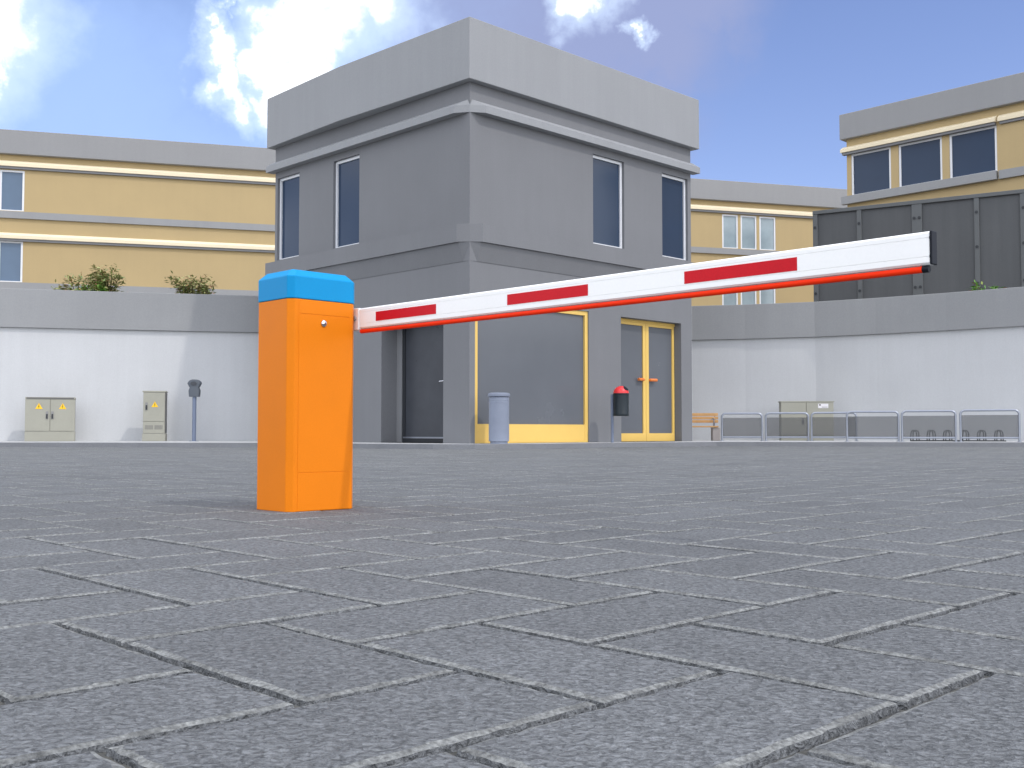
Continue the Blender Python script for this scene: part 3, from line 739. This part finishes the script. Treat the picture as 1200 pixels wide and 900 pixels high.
wd = bpy.data.worlds.new('World'); S.world = wd; wd.use_nodes = True
nt = wd.node_tree; L = nt.links; nt.nodes.clear()
out = nn(nt, 'ShaderNodeOutputWorld'); bg = nn(nt, 'ShaderNodeBackground'); bg.inputs['Strength'].default_value = .15
L.new(bg.outputs[0], out.inputs[0])
sky = nn(nt, 'ShaderNodeTexSky', sky_type='NISHITA', sun_disc=False, sun_elevation=elev, sun_rotation=az, altitude=300, air_density=1.0, dust_density=.4, ozone_density=1.6)
tc = nn(nt, 'ShaderNodeTexCoord')
nz = nn(nt, 'ShaderNodeTexNoise', i_Scale=15.0, i_Detail=6.0, i_Roughness=.58); L.new(tc.outputs['Generated'], nz.inputs['Vector'])
nz2 = nn(nt, 'ShaderNodeTexNoise', i_Scale=3.2, i_Detail=6.0, i_Roughness=.6); L.new(tc.outputs['Generated'], nz2.inputs['Vector'])
def vma(op, a, c, k=None):
    n = nn(nt, 'ShaderNodeVectorMath', operation=op)
    for i, v in enumerate((a, c)):
        if isinstance(v, tuple): n.inputs[i].default_value = v
        elif v is not None: L.new(v, n.inputs[i])
    if k is not None: n.inputs['Scale'].default_value = k
    return n.outputs[0]
warp = vma('ADD', tc.outputs['Generated'], vma('SCALE', vma('SUBTRACT', nz.outputs['Color'], (.5,.5,.5)), None, .13))
def mth(op, a, c=None):
    n = nn(nt, 'ShaderNodeMath', operation=op)
    for i, v in enumerate((a, c)):
        if v is None: continue
        if isinstance(v, (int, float)): n.inputs[i].default_value = v
        else: L.new(v, n.inputs[i])
    return n.outputs[0]
def field(blobs):                                       # greatest of several soft round clouds, each at its own bearing in the sky
    acc = None
    for px, py, r in blobs:
        vm = nn(nt, 'ShaderNodeVectorMath', operation='DISTANCE'); L.new(warp, vm.inputs[0]); vm.inputs[1].default_value = direction(px, py)
        v = mth('SUBTRACT', 1.0, mth('DIVIDE', vm.outputs['Value'], r/F))
        acc = v if acc is None else mth('MAXIMUM', acc, v)
    return acc
def soft(v, lo, hi):
    n = nn(nt, 'ShaderNodeMapRange', interpolation_type='SMOOTHSTEP'); n.inputs['From Min'].default_value = lo; n.inputs['From Max'].default_value = hi
    L.new(v, n.inputs['Value']); return n.outputs[0]
def mixc(f, a, col):
    n = nn(nt, 'ShaderNodeMix', data_type='RGBA'); L.new(f, n.inputs[0]); L.new(a, n.inputs[6])
    n.inputs[7].default_value = (*col, 1); return n.outputs[2]
nzc = mth('SUBTRACT', nz.outputs['Fac'], .5)
nzc2 = mth('SUBTRACT', nz2.outputs['Fac'], .5)
c = vma('MULTIPLY', sky.outputs[0], (1.64, 1.515, 1.80))
grey = field([(500,30,170), (620,-20,240), (700,30,190), (760,40,120), (820,-20,110), (560,70,120)])
c = mixc(mth('MULTIPLY', soft(mth('ADD', grey, mth('MULTIPLY', nzc, 1.3)), .0, .7), .85), c, (3.65, 4.2, 6.8))
veil = field([(420,50,150), (330,90,300), (120,120,330), (-60,60,260)])
c = mixc(mth('MULTIPLY', soft(mth('ADD', veil, mth('MULTIPLY', nzc2, 1.2)), .0, 1.0), .6), c, (5.1, 7.4, 12.2))
white = field([(-24,22,46), (0,64,23), (0,10,24), (240,55,17), (258,78,21), (278,104,19), (264,18,8), (345,62,36), (322,84,24), (378,30,42), (432,-4,40), (352,0,20), (299,12,12), (350,92,26),
               (691,-4,24), (746,54,9)])
wn = mth('ADD', white, mth('MULTIPLY', nzc, .85))
c = mixc(mth('MULTIPLY', soft(wn, -1.5, .1), .55), c, (9.3, 11.3, 14.5))      # thin bright haze round the puffs
c = mixc(soft(wn, -.20, .46), c, (15.6, 15.9, 16.4))
# unseen bright cloud, added over the rest of the dome to raise the fill light
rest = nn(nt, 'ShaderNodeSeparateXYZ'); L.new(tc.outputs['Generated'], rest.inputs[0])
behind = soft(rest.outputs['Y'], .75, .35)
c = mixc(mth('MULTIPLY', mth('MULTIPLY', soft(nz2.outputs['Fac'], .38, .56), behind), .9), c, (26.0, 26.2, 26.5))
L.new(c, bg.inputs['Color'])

S.view_settings.view_transform = 'Standard'; S.view_settings.look = 'None'; S.view_settings.gamma = 1.0
S.view_settings.use_curve_mapping = False
S.view_settings.exposure = -0.57
S.render.engine = 'CYCLES'
S.cycles.max_bounces = 5
